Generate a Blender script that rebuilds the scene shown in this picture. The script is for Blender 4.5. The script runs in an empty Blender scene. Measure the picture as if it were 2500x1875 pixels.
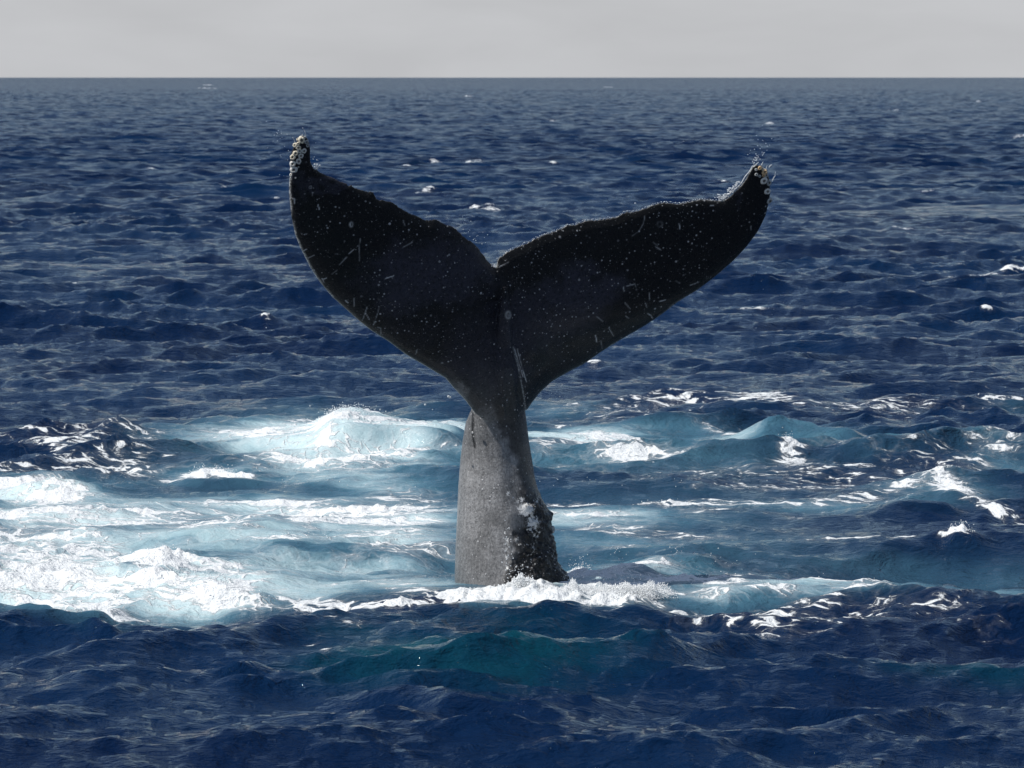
import bpy, bmesh, math, random
import numpy as np
from mathutils import Vector, Matrix
from mathutils.bvhtree import BVHTree
rng = np.random.default_rng(7)
random.seed(7)
R = math.radians
sc = bpy.context.scene
col = sc.collection

# ------------------------------------------------------------------ camera
CAM_H = 4.76
FPX = 9170.0                      # focal length in photograph pixels (2500 wide)
PITCH = math.atan(749.5 / FPX)
cam_d = bpy.data.cameras.new('camera')
cam = bpy.data.objects.new('camera', cam_d); col.objects.link(cam)
cam.location = (0, 0, CAM_H)
cam.rotation_euler = (R(90) - PITCH, R(0.0), 0)
cam_d.sensor_width = 36
cam_d.lens = FPX / 2500 * 36
cam_d.clip_end = 60000
cam_d.dof.use_dof = True
cam_d.dof.focus_distance = 35.2
cam_d.dof.aperture_fstop = 7.0
sc.camera = cam

# ------------------------------------------------------------------ light
SUN = Vector((-0.57, -0.28, 0.775)).normalized()     # towards the sun
w = bpy.data.worlds.new('World'); sc.world = w; w.use_nodes = True
nt = w.node_tree; nt.nodes.clear()
sky = nt.nodes.new('ShaderNodeTexSky'); sky.sky_type = 'NISHITA'; sky.sun_disc = False
sky.sun_elevation = math.asin(SUN.z)
sky.sun_rotation = math.atan2(SUN.x, SUN.y)
sky.air_density = 1.0; sky.dust_density = 0.7; sky.ozone_density = 1.0
hsv = nt.nodes.new('ShaderNodeHueSaturation'); hsv.inputs['Saturation'].default_value = 1.1
tc = nt.nodes.new('ShaderNodeTexCoord')
mp = nt.nodes.new('ShaderNodeMapping'); mp.inputs['Scale'].default_value = (7, 7, 26)
cn = nt.nodes.new('ShaderNodeTexNoise'); cn.inputs['Scale'].default_value = 2.5
cn.inputs['Detail'].default_value = 5; cn.inputs['Distortion'].default_value = 0.4
cr = nt.nodes.new('ShaderNodeMapRange'); cr.inputs['From Min'].default_value = 0.3; cr.inputs['From Max'].default_value = 0.7
cr.inputs['To Min'].default_value = 5.25; cr.inputs['To Max'].default_value = 5.75
mix = nt.nodes.new('ShaderNodeMix'); mix.data_type = 'RGBA'; pass
gm = nt.nodes.new('ShaderNodeVectorMath'); gm.operation = 'SCALE'; gm.inputs[0].default_value = (0.975, 0.99, 1.03)
bg = nt.nodes.new('ShaderNodeBackground'); bg.inputs['Strength'].default_value = 0.1
wo = nt.nodes.new('ShaderNodeOutputWorld')
L = nt.links.new
sx = nt.nodes.new('ShaderNodeSeparateXYZ'); el = nt.nodes.new('ShaderNodeMapRange'); el.interpolation_type = 'SMOOTHSTEP'
el.inputs['From Min'].default_value = 0.02; el.inputs['From Max'].default_value = 0.11
el.inputs['To Min'].default_value = 0.97; el.inputs['To Max'].default_value = 0.12
L(tc.outputs['Generated'], sx.inputs[0]); L(sx.outputs['Z'], el.inputs['Value']); L(el.outputs[0], mix.inputs['Factor'])
L(tc.outputs['Generated'], mp.inputs['Vector']); L(mp.outputs[0], cn.inputs['Vector'])
L(cn.outputs['Fac'], cr.inputs['Value']); L(cr.outputs[0], gm.inputs['Scale'])
L(sky.outputs[0], hsv.inputs['Color']); L(hsv.outputs[0], mix.inputs['A']); L(gm.outputs[0], mix.inputs['B'])
L(mix.outputs['Result'], bg.inputs['Color']); L(bg.outputs[0], wo.inputs['Surface'])

sd = bpy.data.lights.new('sun', 'SUN'); sd.energy = 4.9; sd.angle = R(0.5); sd.color = (1.0, 0.96, 0.9)
sun = bpy.data.objects.new('sun', sd); col.objects.link(sun)
sun.rotation_euler = SUN.to_track_quat('Z', 'Y').to_euler()
sun.location = (-20, 10, 40)

sc.view_settings.view_transform = 'Standard'; sc.view_settings.look = 'None'
sc.view_settings.gamma = 1; sc.view_settings.use_curve_mapping = False
sc.view_settings.exposure = 0.0

# ------------------------------------------------------------------ helpers
cT, sT = math.cos(PITCH), math.sin(PITCH)
def at(u, v, D):
    """photograph pixel -> world point at distance D along Y"""
    a = (u - 1250) / FPX; b = -(v - 937.5) / FPX
    dy = cT + sT * b; dz = -sT + cT * b
    t = D / dy
    return np.array([a * t, D, CAM_H + dz * t])
def plan(X, Y, Z=0.0):
    """world -> photograph pixel (2212-wide view of it)"""
    dz = Z - CAM_H
    f = Y * cT - dz * sT; up = Y * sT + dz * cT
    return (1250 + FPX * X / f) * 0.8848, (937.5 - FPX * up / f) * 0.8848
def sstep(a, b, x):
    t = np.clip((x - a) / (b - a), 0, 1); return t * t * (3 - 2 * t)

class Field:
    """periodic random wave field: height and horizontal displacement"""
    def __init__(s, tile, lo, hi, rms, power=2.0, d=(0.25, -0.97), spread=2.0, iso=0.05, n=512, rot=0.0):
        s.tile, s.n, s.rot = tile, n, rot
        k1 = 2 * np.pi * np.fft.fftfreq(n, tile / n)
        kx, ky = np.meshgrid(k1, k1, indexing='ij')
        k = np.hypot(kx, ky); k[0, 0] = 1
        lam = 2 * np.pi / k
        c, sn = math.cos(rot), math.sin(rot)
        dx, dy = d[0] * c + d[1] * sn, -d[0] * sn + d[1] * c
        dn = math.hypot(dx, dy)
        cosd = (kx * dx + ky * dy) / (k * dn)
        A = k ** -power * (iso + np.abs(cosd) ** spread)
        A *= sstep(lo * 0.8, lo * 1.2, lam) * (1 - sstep(hi * 0.8, hi * 1.25, lam)); A[0, 0] = 0
        H = A * (rng.normal(size=(n, n)) + 1j * rng.normal(size=(n, n)))
        h = np.fft.ifft2(H).real; f = rms / h.std()
        s.h = (h * f).astype(np.float32)
        s.dx = (np.fft.ifft2(1j * kx / k * H).real * f).astype(np.float32)
        s.dy = (np.fft.ifft2(1j * ky / k * H).real * f).astype(np.float32)
    def _s(s, arr, X, Y):
        c, sn = math.cos(s.rot), math.sin(s.rot)
        u = (X * c + Y * sn) / s.tile * s.n; v = (-X * sn + Y * c) / s.tile * s.n
        i = np.floor(u).astype(np.int64); j = np.floor(v).astype(np.int64)
        fu = (u - i).astype(np.float32); fv = (v - j).astype(np.float32)
        i %= s.n; j %= s.n; i1 = (i + 1) % s.n; j1 = (j + 1) % s.n
        return (arr[i, j] * (1 - fu) * (1 - fv) + arr[i1, j] * fu * (1 - fv) + arr[i, j1] * (1 - fu) * fv + arr[i1, j1] * fu * fv)
    def height(s, X, Y): return s._s(s.h, X, Y)
    def disp(s, X, Y):
        dx, dy = s._s(s.dx, X, Y), s._s(s.dy, X, Y)
        c, sn = math.cos(s.rot), math.sin(s.rot)
        return dx * c - dy * sn, dx * sn + dy * c

def mesh_obj(name, V, F, mat, parent=None, smooth=True):
    me = bpy.data.meshes.new(name); me.from_pydata([tuple(v) for v in V], [], F); me.update()
    if smooth: me.polygons.foreach_set('use_smooth', [True] * len(me.polygons))
    if mat: me.materials.append(mat)
    o = bpy.data.objects.new(name, me); col.objects.link(o)
    if parent: o.parent = parent
    return o
def tag(o, label=None, cat=None, group=None, kind=None):
    for k, v in (('label', label), ('category', cat), ('group', group), ('kind', kind)):
        if v: o[k] = v
    return o

class N:
    """small node-tree writer"""
    def __init__(s, name):
        s.m = bpy.data.materials.new(name); s.m.use_nodes = True
        s.t = s.m.node_tree; s.t.nodes.clear()
        s.out = s.t.nodes.new('ShaderNodeOutputMaterial')
        s.b = s.t.nodes.new('ShaderNodeBsdfPrincipled'); s.t.links.new(s.b.outputs[0], s.out.inputs[0])
    def put(s, sock, v):
        if isinstance(v, bpy.types.NodeSocket): s.t.links.new(v, sock)
        elif v is not None:
            if hasattr(sock, 'default_value') and not isinstance(v, (int, float)) and sock.type == 'RGBA' and len(v) == 3: v = (*v, 1)
            sock.default_value = v
    def math(s, op, a, b=None, c=None, clamp=False):
        n = s.t.nodes.new('ShaderNodeMath'); n.operation = op; n.use_clamp = clamp
        s.put(n.inputs[0], a); s.put(n.inputs[1], b); s.put(n.inputs[2], c); return n.outputs[0]
    def vec(s, op, a, b=None, scale=None):
        n = s.t.nodes.new('ShaderNodeVectorMath'); n.operation = op
        s.put(n.inputs[0], a); s.put(n.inputs[1], b)
        if scale is not None: s.put(n.inputs['Scale'], scale)
        return n.outputs['Value'] if op in ('LENGTH', 'DOT_PRODUCT', 'DISTANCE') else n.outputs[0]
    def attr(s, name):
        n = s.t.nodes.new('ShaderNodeAttribute'); n.attribute_name = name; return n.outputs['Fac']
    def obj(s): return s.t.nodes.new('ShaderNodeTexCoord').outputs['Object']
    def scale(s, v, sc_, loc=(0, 0, 0), rot=(0, 0, 0)):
        n = s.t.nodes.new('ShaderNodeMapping'); s.put(n.inputs['Vector'], v)
        n.inputs['Scale'].default_value = sc_; n.inputs['Location'].default_value = loc; n.inputs['Rotation'].default_value = rot
        return n.outputs[0]
    def noise(s, v, scale, detail=4, rough=0.5, dist=0.0, color=False):
        n = s.t.nodes.new('ShaderNodeTexNoise'); s.put(n.inputs['Vector'], v)
        n.inputs['Scale'].default_value = scale; n.inputs['Detail'].default_value = detail
        n.inputs['Roughness'].default_value = rough; n.inputs['Distortion'].default_value = dist
        return n.outputs['Color'] if color else n.outputs['Fac']
    def voro(s, v, scale, feat='F1', out='Distance', rnd=1.0):
        n = s.t.nodes.new('ShaderNodeTexVoronoi'); n.feature = feat; s.put(n.inputs['Vector'], v)
        n.inputs['Scale'].default_value = scale; n.inputs['Randomness'].default_value = rnd
        return n.outputs[out]
    def ramp(s, v, a, b, c=0.0, d=1.0, smooth=True):
        n = s.t.nodes.new('ShaderNodeMapRange'); n.interpolation_type = 'SMOOTHSTEP' if smooth else 'LINEAR'
        s.put(n.inputs['Value'], v); s.put(n.inputs['From Min'], a); s.put(n.inputs['From Max'], b)
        s.put(n.inputs['To Min'], c); s.put(n.inputs['To Max'], d); return n.outputs[0]
    def mix(s, f, a, b):
        n = s.t.nodes.new('ShaderNodeMix'); n.data_type = 'RGBA'
        s.put(n.inputs['Factor'], f); s.put(n.inputs['A'], a); s.put(n.inputs['B'], b); return n.outputs['Result']
    def fmix(s, f, a, b):
        n = s.t.nodes.new('ShaderNodeMix'); n.data_type = 'FLOAT'
        s.put(n.inputs[0], f); s.put(n.inputs[2], a); s.put(n.inputs[3], b); return n.outputs[0]
    def vmix(s, f, a, b):
        n = s.t.nodes.new('ShaderNodeMix'); n.data_type = 'VECTOR'
        s.put(n.inputs[0], f); s.put(n.inputs[4], a); s.put(n.inputs[5], b); return n.outputs[1]
    def bump(s, h, dist, strength=1.0, normal=None):
        n = s.t.nodes.new('ShaderNodeBump'); s.put(n.inputs['Height'], h)
        s.put(n.inputs['Distance'], dist); s.put(n.inputs['Strength'], strength)
        if normal is not None: s.put(n.inputs['Normal'], normal)
        return n.outputs[0]
    def normal(s): return s.t.nodes.new('ShaderNodeNewGeometry').outputs['Normal']

# ------------------------------------------------------------------ materials
def water_material():
    m = N('sea water')
    P = m.obj()
    foam_d, aer, teal, far, slick = (m.attr(a) for a in ('foam', 'aer', 'teal', 'far', 'slick'))
    warp = m.noise(P, 1.3, 3, color=True)
    Pw = m.vec('ADD', P, m.vec('SCALE', m.vec('SUBTRACT', warp, (0.5, 0.5, 0.5)), scale=0.9))
    Ps = m.scale(Pw, (0.55, 1.0, 0.4))
    n1 = m.noise(Ps, 2.3, 9, 0.66)
    lines = m.noise(m.scale(Pw, (0.16, 1.1, 0.3), rot=(0, 0, 0.04)), 2.6, 7, 0.6)
    n1 = m.fmix(m.math('MULTIPLY', slick, 0.6), n1, lines)
    scraps = m.noise(m.scale(Pw, (0.42, 1.0, 0.3)), 8.5, 7, 0.6)
    n1 = m.fmix(m.ramp(aer, 0.1, 0.5), scraps, n1)
    cell = m.voro(Ps, 2.6, 'DISTANCE_TO_EDGE')
    web = m.math('SUBTRACT', 1.0, m.math('MULTIPLY', cell, 5.5, clamp=True))
    cell2 = m.voro(m.scale(Pw, (0.8, 1.4, 0.4)), 7.0, 'DISTANCE_TO_EDGE')
    web2 = m.math('SUBTRACT', 1.0, m.math('MULTIPLY', cell2, 6.0, clamp=True))
    pat = m.math('ADD', m.math('MULTIPLY', m.ramp(n1, 0.3, 0.7, smooth=False), 0.74),
                 m.math('ADD', m.math('MULTIPLY', web, 0.12), m.math('MULTIPLY', web2, 0.14)))
    pat = m.math('ADD', pat, m.math('MULTIPLY_ADD', m.noise(m.scale(P, (0.7, 1.2, 1)), 16, 4, 0.7), 0.26, -0.13))
    thr = m.ramp(foam_d, 0.0, 1.0, 0.98, 0.10, False)
    foam = m.ramp(pat, m.math('SUBTRACT', thr, 0.05), m.math('ADD', thr, 0.10))
    film = m.math('MULTIPLY', m.ramp(pat, m.math('SUBTRACT', thr, 0.34), m.math('ADD', thr, 0.16)), m.math('MULTIPLY_ADD', aer, 0.42, 0.05))
    foam = m.math('MAXIMUM', foam, film)
    foam = m.math('MULTIPLY', foam, m.ramp(foam_d, 0.02, 0.14))
    fine = m.noise(m.scale(P, (1, 1.2, 1)), 30, 3, 0.6)
    # colour of the water body: navy, greener where the whale lies under it, turquoise where bubbles fill it
    big = m.noise(P, 0.12, 3)
    deep = m.mix(m.ramp(big, 0.35, 0.65), (0.0009, 0.0080, 0.033), (0.0016, 0.014, 0.047))
    teal = m.math('MULTIPLY', teal, m.ramp(m.noise(P, 1.1, 5, 0.6), 0.3, 0.65, 0.4, 1.0))
    deep = m.mix(teal, deep, (0.002, 0.047, 0.066))
    am = m.math('MULTIPLY', aer, m.ramp(m.noise(m.scale(Ps, (0.5, 1, 1)), 0.9, 6, 0.65), 0.3, 0.6, 0.5, 1.05), clamp=True)
    aerc = m.mix(m.ramp(am, 0.4, 0.95), (0.06, 0.155, 0.215), (0.48, 0.625, 0.645))
    body = m.mix(m.ramp(am, 0.0, 0.6, smooth=False), deep, aerc)
    foamc = m.mix(fine, (0.62, 0.66, 0.68), (0.80, 0.81, 0.81))
    m.put(m.b.inputs['Base Color'], m.mix(foam, body, foamc))
    m.put(m.b.inputs['IOR'], 1.333); m.put(m.b.inputs['Specular IOR Level'], m.fmix(far, 0.19, 0.15))
    m.put(m.b.inputs['Roughness'], m.fmix(foam, m.fmix(far, 0.035, 0.22), 0.75))
    # ripples
    a1 = m.noise(m.scale(P, (0.55, 1.0, 1.0), rot=(0, 0, 0.22)), 3.2, 7, 0.62, 0.3)
    a2 = m.noise(m.scale(P, (0.8, 1.0, 1.0), rot=(0, 0, -0.5)), 19, 5, 0.65)
    calm = m.math('SUBTRACT', 1.0, m.math('MULTIPLY', slick, 0.5))
    r1 = m.math('SUBTRACT', 1.0, m.math('ABSOLUTE', m.math('MULTIPLY_ADD', m.noise(m.scale(Pw, (0.45, 1.0, 1.0), rot=(0, 0, 0.12)), 2.0, 5, 0.6), 4.0, -2.0)))
    r2 = m.math('SUBTRACT', 1.0, m.math('ABSOLUTE', m.math('MULTIPLY_ADD', m.noise(m.scale(P, (0.6, 1.0, 1.0), rot=(0, 0, -0.3)), 5.5, 4, 0.6), 4.0, -2.0)))
    hgt = m.math('ADD', m.math('MULTIPLY', a1, 0.34), m.math('ADD', m.math('MULTIPLY', a2, 0.11), m.math('ADD', m.math('MULTIPLY', r1, 0.30), m.math('MULTIPLY', r2, 0.13))))
    hgt = m.math('MULTIPLY', hgt, calm)
    hgt = m.math('ADD', hgt, m.math('MULTIPLY', m.math('MULTIPLY', foam, m.math('ADD', 0.3, fine)), 0.16))
    nb = m.bump(hgt, 0.115, 1.0)
    v1 = m.vec('SUBTRACT', m.noise(m.scale(P, (0.5, 1, 1)), 1.1, 6, 0.65, color=True), (0.5, 0.5, 0.5))
    v1 = m.vec('MULTIPLY', v1, (2.0, 3.6, 0.0))
    nf = m.vec('NORMALIZE', m.vec('ADD', m.normal(), v1))
    m.put(m.b.inputs['Normal'], m.vmix(far, nb, nf))
    return m.m

def whale_material():
    m = N('wet whale skin')
    P = m.obj()
    light, white, edge, rough_, scr, blue = (m.attr(a) for a in ('light', 'white', 'edge', 'knob', 'scratch', 'blue'))
    mott = m.noise(P, 34, 7, 0.7)
    mott2 = m.noise(m.scale(P, (1, 1, 0.5)), 85, 5, 0.7)
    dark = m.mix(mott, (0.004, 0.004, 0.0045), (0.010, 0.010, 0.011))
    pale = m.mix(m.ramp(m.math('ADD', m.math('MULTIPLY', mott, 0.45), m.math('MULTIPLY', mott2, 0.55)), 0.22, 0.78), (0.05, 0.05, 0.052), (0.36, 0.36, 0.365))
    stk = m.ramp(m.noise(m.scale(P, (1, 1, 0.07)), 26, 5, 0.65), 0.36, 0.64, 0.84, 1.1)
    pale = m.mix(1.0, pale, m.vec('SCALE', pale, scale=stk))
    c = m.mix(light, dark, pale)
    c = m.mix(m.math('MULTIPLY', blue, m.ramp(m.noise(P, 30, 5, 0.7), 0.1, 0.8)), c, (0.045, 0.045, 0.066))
    # round white scars: small and larger
    def spots(scale, r0, r1, keep, amt=1.0):
        d = m.voro(P, scale, 'F1'); colr = m.voro(P, scale, 'F1', 'Color')
        sep = m.t.nodes.new('ShaderNodeSeparateColor'); m.put(sep.inputs[0], colr)
        rad = m.ramp(sep.outputs[0], 0, 1, r0, r1, False)
        on = m.math('GREATER_THAN', sep.outputs[1], keep)
        return m.math('MULTIPLY', m.math('MULTIPLY', m.ramp(d, rad, m.math('MULTIPLY', rad, 0.55)), on),
                      m.ramp(sep.outputs[2], 0, 1, amt * 0.25, amt, False))
    s1 = spots(26, 0.10, 0.30, 0.42, 1.4)
    s2 = spots(55, 0.12, 0.34, 0.65, 0.5)
    s3 = spots(11, 0.06, 0.17, 0.45, 1.1)
    dens = m.ramp(m.noise(P, 2.2, 3), 0.38, 0.62, 0.25, 1.0)
    sp = m.math('MULTIPLY', m.math('MAXIMUM', m.math('MAXIMUM', s1, s2), s3), dens)
    c = m.mix(m.math('MULTIPLY', sp, 1.35, clamp=True), c, (0.42, 0.42, 0.43))
    wn = m.ramp(m.noise(P, 34, 6, 0.75), m.ramp(white, 0, 1, 0.74, 0.28, False), m.ramp(white, 0, 1, 0.82, 0.42, False))
    c = m.mix(m.math('MULTIPLY', wn, m.ramp(white, 0.02, 0.2)), c, (0.62, 0.62, 0.61))
    en = m.ramp(m.noise(P, 60, 4, 0.7), 0.40, 0.55)
    c = m.mix(m.math('MULTIPLY', edge, en), c, (0.5, 0.51, 0.5))
    c = m.mix(m.math('MULTIPLY', scr, 1.4, clamp=True), c, (0.5, 0.5, 0.5))
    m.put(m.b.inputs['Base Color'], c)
    m.put(m.b.inputs['Roughness'], m.ramp(mott, 0.3, 0.7, 0.22, 0.42))
    m.put(m.b.inputs['Specular IOR Level'], 0.2)
    m.put(m.b.inputs['Coat Weight'], 0.15); m.put(m.b.inputs['Coat Roughness'], 0.14)
    kn = m.voro(P, 17, 'SMOOTH_F1')
    h = m.math('ADD', m.math('MULTIPLY', m.math('SUBTRACT', 1.0, kn), m.math('MULTIPLY', rough_, 1.6)), m.math('MULTIPLY', mott, 0.35))
    h = m.math('ADD', h, m.math('MULTIPLY', mott2, 0.25))
    h = m.math('ADD', h, m.math('MULTIPLY', sp, 0.2))
    m.put(m.b.inputs['Normal'], m.bump(h, 0.025, 1.0))
    return m.m

def barnacle_material(name, a, b):
    m = N(name); P = m.obj()
    c = m.mix(m.ramp(m.noise(P, 3.5, 5, 0.7), 0.35, 0.65), a, b)
    m.put(m.b.inputs['Base Color'], m.mix(m.attr('hole'), c, (0.03, 0.025, 0.02)))
    m.put(m.b.inputs['Roughness'], 0.55)
    m.put(m.b.inputs['Normal'], m.bump(m.noise(P, 8, 4), 0.1, 0.5))
    return m.m
def froth_material():
    m = N('white froth'); m.put(m.b.inputs['Base Color'], (0.80, 0.82, 0.83)); m.put(m.b.inputs['Roughness'], 0.35)
    m.put(m.b.inputs['Subsurface Weight'], 0.0)
    return m.m
def drop_material():
    m = N('water drops'); m.put(m.b.inputs['Base Color'], (0.72, 0.75, 0.78)); m.put(m.b.inputs['Roughness'], 0.08)
    m.put(m.b.inputs['IOR'], 1.333); m.put(m.b.inputs['Transmission Weight'], 0.45)
    return m.m
M_sea, M_whale, M_froth, M_drop = water_material(), whale_material(), froth_material(), drop_material()

# ------------------------------------------------------------------ the sea
def build_sea():
    dense = np.arange(-0.172, 0.1721, 2.2 / 3756)
    outer = 0.172 * np.exp(np.linspace(0.02, 2.8, 30))
    a = np.concatenate([-outer[::-1], dense, outer])
    rows = [18.0]
    while rows[-1] < 300: rows.append(rows[-1] * 1.0023)
    while rows[-1] < 1400: rows.append(rows[-1] * 1.0036)
    while rows[-1] < 6000: rows.append(rows[-1] * 1.012)
    while rows[-1] < 30000: rows.append(rows[-1] * 1.05)
    back = list(-np.linspace(0.0, 1, 30)[::-1] ** 2 * 300 + 17.9)
    Yr = np.array(back + rows)
    Y0 = np.repeat(Yr[:, None], len(a), 1); X0 = a[None, :] * np.maximum(Y0, 18.0)
    X = X0.ravel(); Y = Y0.ravel()
    nr, nc = Y0.shape
    fA = Field(250, 6, 45, 0.10, 2.1, rot=0.4)
    fB = Field(60, 1.0, 4.6, 0.072, 2.0, d=(0.1, -1), spread=1.6, iso=0.10, rot=-0.3)
    fB2 = Field(47, 0.7, 4, 0.032, 1.8, d=(0.7, -0.7), spread=2, iso=0.1, rot=0.9)
    fC = Field(11, 0.16, 1.4, 0.023, 1.7, spread=1.0, iso=0.35, rot=0.15)
    nA = Field(40, 1.5, 14, 1.0, 1.6, iso=1, spread=0.01, rot=0.6)      # plain noises for the borders
    nB = Field(16, 0.25, 2.5, 1.0, 1.4, iso=1, spread=0.01, rot=-0.5)
    nC = Field(6, 0.05, 0.5, 1.0, 1.3, iso=1, spread=0.01, rot=0.2)
    p, q = plan(X, np.maximum(Y, 18.0))
    front = (Y > 18)
    g1, g2 = nA.height(X, Y), nA.height(X + 17.3, Y * 1.0 + 9.1)
    h1, h2 = nB.height(X * 0.4, Y), nB.height(X * 0.4 + 5.1, Y + 3.3)
    pw = p + g1 * 28 + h1 * 16; qw = q + g2 * 4.5 + h2 * 3.0
    def blob(cx, cy, rx, ry, s, pwv=2.0, tilt=0.0):
        dx = (pw - cx) / rx; dy = (qw - cy - tilt * (pw - cx)) / ry
        return s * np.exp(-(dx * dx + dy * dy) ** (pwv / 2) * 0.9)
    def union(L_):
        r = np.zeros_like(X)
        for b_ in L_: r = np.maximum(r, blob(*b_))
        return np.where(front, r, 0)
    foam = union([
        # right far scraps
        (1300, 890, 150, 14, .46), (1480, 886, 110, 14, .66), (1640, 886, 120, 16, .68), (1900, 895, 220, 18, .50), (2180, 872, 120, 14, .55),
        (1350, 915, 180, 16, .40), (1990, 905, 60, 12, .55),
        # turquoise hump
        (745, 985, 60, 24, .86), (700, 968, 90, 8, .7), (560, 1000, 140, 16, .6), (680, 1010, 190, 12, .62), (860, 994, 130, 16, .52), (1250, 1002, 150, 10, .56), (1600, 1262, 240, 10, .54, 3), (1820, 1262, 180, 10, .62), (1440, 1270, 60, 12, .7), (1780, 1000, 140, 12, .42),
        (740, 935, 70, 48, .80), (560, 965, 140, 34, .56), (700, 985, 190, 30, .50), (860, 960, 130, 40, .40), (690, 905, 90, 14, .70), (930, 930, 70, 20, .34),
        # turquoise wave right of the stock
        (1290, 960, 150, 25, .34), (1560, 945, 60, 16, .55), (1500, 992, 120, 6, .60), (1180, 935, 50, 6, .6),
        # left lace
        (120, 985, 170, 42, .56, 3), (330, 975, 170, 32, .54, 3), (60, 955, 90, 12, .5), (250, 1030, 220, 16, .62), (20, 1045, 90, 8, .7), (390, 955, 120, 10, .4),
        # lace behind the stock, and the little breaker
        (790, 1020, 260, 24, .70, 4), (950, 1010, 70, 12, .72), (480, 1046, 105, 20, 1.0, 3), (370, 1045, 60, 10, .8), (620, 1030, 80, 14, .6),
        # big pale area on the left
        (70, 1072, 120, 16, .72), (110, 1105, 130, 14, .68), (250, 1125, 300, 9, .78), (60, 1130, 160, 26, .60), (620, 1106, 260, 5, .66),
        (800, 1115, 240, 16, .80), (900, 1090, 140, 18, .62), (480, 1152, 130, 16, .74), (260, 1150, 260, 20, .50), (700, 1140, 260, 14, .58),
        (860, 1172, 180, 12, .66), (640, 1185, 150, 10, .74), (900, 1190, 130, 9, .76), (60, 1170, 120, 22, .62), (160, 1185, 150, 6, .66),
        (330, 1232, 110, 22, .84), (90, 1248, 170, 26, .66), (250, 1262, 230, 14, .70), (480, 1268, 130, 15, .84), (170, 1290, 260, 24, .60),
        (100, 1310, 170, 22, .66), (620, 1282, 160, 12, .74), (760, 1283, 200, 9, .84), (560, 1298, 160, 10, .55), (320, 1240, 50, 14, .95),
        (860, 1235, 90, 10, .45), (930, 1262, 90, 6, .5),
        # ring of froth round the stock
        (900, 1284, 160, 8, .90), (1040, 1276, 150, 12, 1.0), (1190, 1274, 180, 15, 1.0), (1350, 1272, 100, 11, .9), (1290, 1262, 120, 14, .70),
        # right side bands
        (1250, 1010, 140, 13, .68), (1370, 1018, 70, 10, .80), (1200, 1000, 80, 6, .72), (1240, 1032, 120, 12, .45),
        (1690, 1008, 50, 6, .8), (1720, 1020, 40, 7, .8), (1530, 1046, 130, 13, .56), (1740, 1045, 170, 18, .58), (1850, 1062, 140, 14, .56),
        (1660, 1070, 200, 14, .48), (1250, 1100, 110, 5, .66), (1480, 1105, 170, 6, .86), (1700, 1104, 200, 5, .74), (1800, 1096, 150, 9, .55),
        (2060, 1082, 110, 22, .84, 2, .18), (1960, 1080, 90, 14, .66), (2180, 1120, 80, 7, .85, 2, .15), (2150, 1000, 90, 30, .54), (2090, 1030, 120, 20, .46), (2000, 1020, 140, 20, .40),
        (1290, 1130, 120, 9, .60), (1300, 1160, 130, 12, .64), (1420, 1172, 90, 7, .5), (1480, 1163, 90, 5, .66), (1500, 1122, 80, 4, .6),
        (2095, 1172, 55, 9, .92), (1960, 1170, 160, 4, .66), (1840, 1168, 90, 4, .66), (1280, 1188, 110, 8, .5),
        (1450, 1214, 200, 6, .50), (1500, 1212, 18, 6, .85), (1380, 1252, 110, 12, .78), (1400, 1286, 80, 5, .7, 3), (1560, 1284, 120, 5, .8), (1265, 1225, 40, 10, .82), (1345, 1235, 60, 8, .74), (1560, 1238, 170, 13, .82, 2, -.06), (1740, 1238, 220, 9, .72), (1880, 1240, 100, 6, .74),
        (2060, 1248, 180, 6, .68), (2180, 1250, 80, 12, .52), (1650, 1262, 260, 16, .36), (1320, 1212, 120, 14, .40),
        # lace in front on the right
        (1640, 1290, 210, 12, .62, 3), (1700, 1312, 230, 20, .55, 3), (1520, 1300, 80, 10, .50), (1860, 1290, 200, 12, .55), (2000, 1275, 160, 8, .56), (2050, 1310, 90, 10, .40), (1640, 1333, 90, 6, .5),
        # loose scraps in front
        (780, 1333, 60, 10, .5), (900, 1335, 70, 8, .38), (735, 1362, 20, 12, .5), (260, 1345, 60, 3, .5),
    ])
    caps = [(450, 193, 26, 1.6), (452, 186, 12, 1), (1014, 211, 12, 1.2), (1195, 265, 14, 2), (1310, 190, 14, 1),
            (940, 352, 18, 5), (1020, 351, 22, 4), (1195, 356, 18, 5), (915, 421, 26, 5), (490, 414, 18, 3), (598, 433, 22, 4), (1050, 452, 48, 8),
            (1860, 511, 28, 5), (1965, 503, 60, 5), (2170, 585, 60, 5), (2202, 299, 14, 4), (1610, 661, 50, 4), (2050, 590, 16, 5), (575, 690, 26, 4),
            (1280, 803, 22, 5), (1165, 765, 26, 3), (2110, 680, 30, 3), (1660, 272, 16, 1.5), (640, 508, 18, 2),
            (1560, 395, 16, 2), (1730, 520, 20, 2), (880, 362, 12, 2), (740, 322, 12, 2), (330, 372, 16, 2), (1930, 240, 10, 1.4), (2120, 222, 12, 1.3),
            (250, 300, 10, 1.4), (1480, 315, 12, 1.5), (2010, 420, 16, 2), (140, 620, 20, 2.5), (420, 560, 20, 2)]
    wh = np.zeros_like(X)
    for (cx, cy, rx, ry) in caps:
        sel = np.abs(p - cx) < rx * 4
        ps, qs = p[sel] + h1[sel] * rx * .25, q[sel] + h2[sel] * ry * .25
        b_ = np.exp(-(((ps - cx) / (rx * 1.15)) ** 2 + ((qs - cy) / (ry * .34)) ** 2))
        wh[sel] = np.maximum(wh[sel], b_)
    wh = np.where(front, wh, 0)
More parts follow.
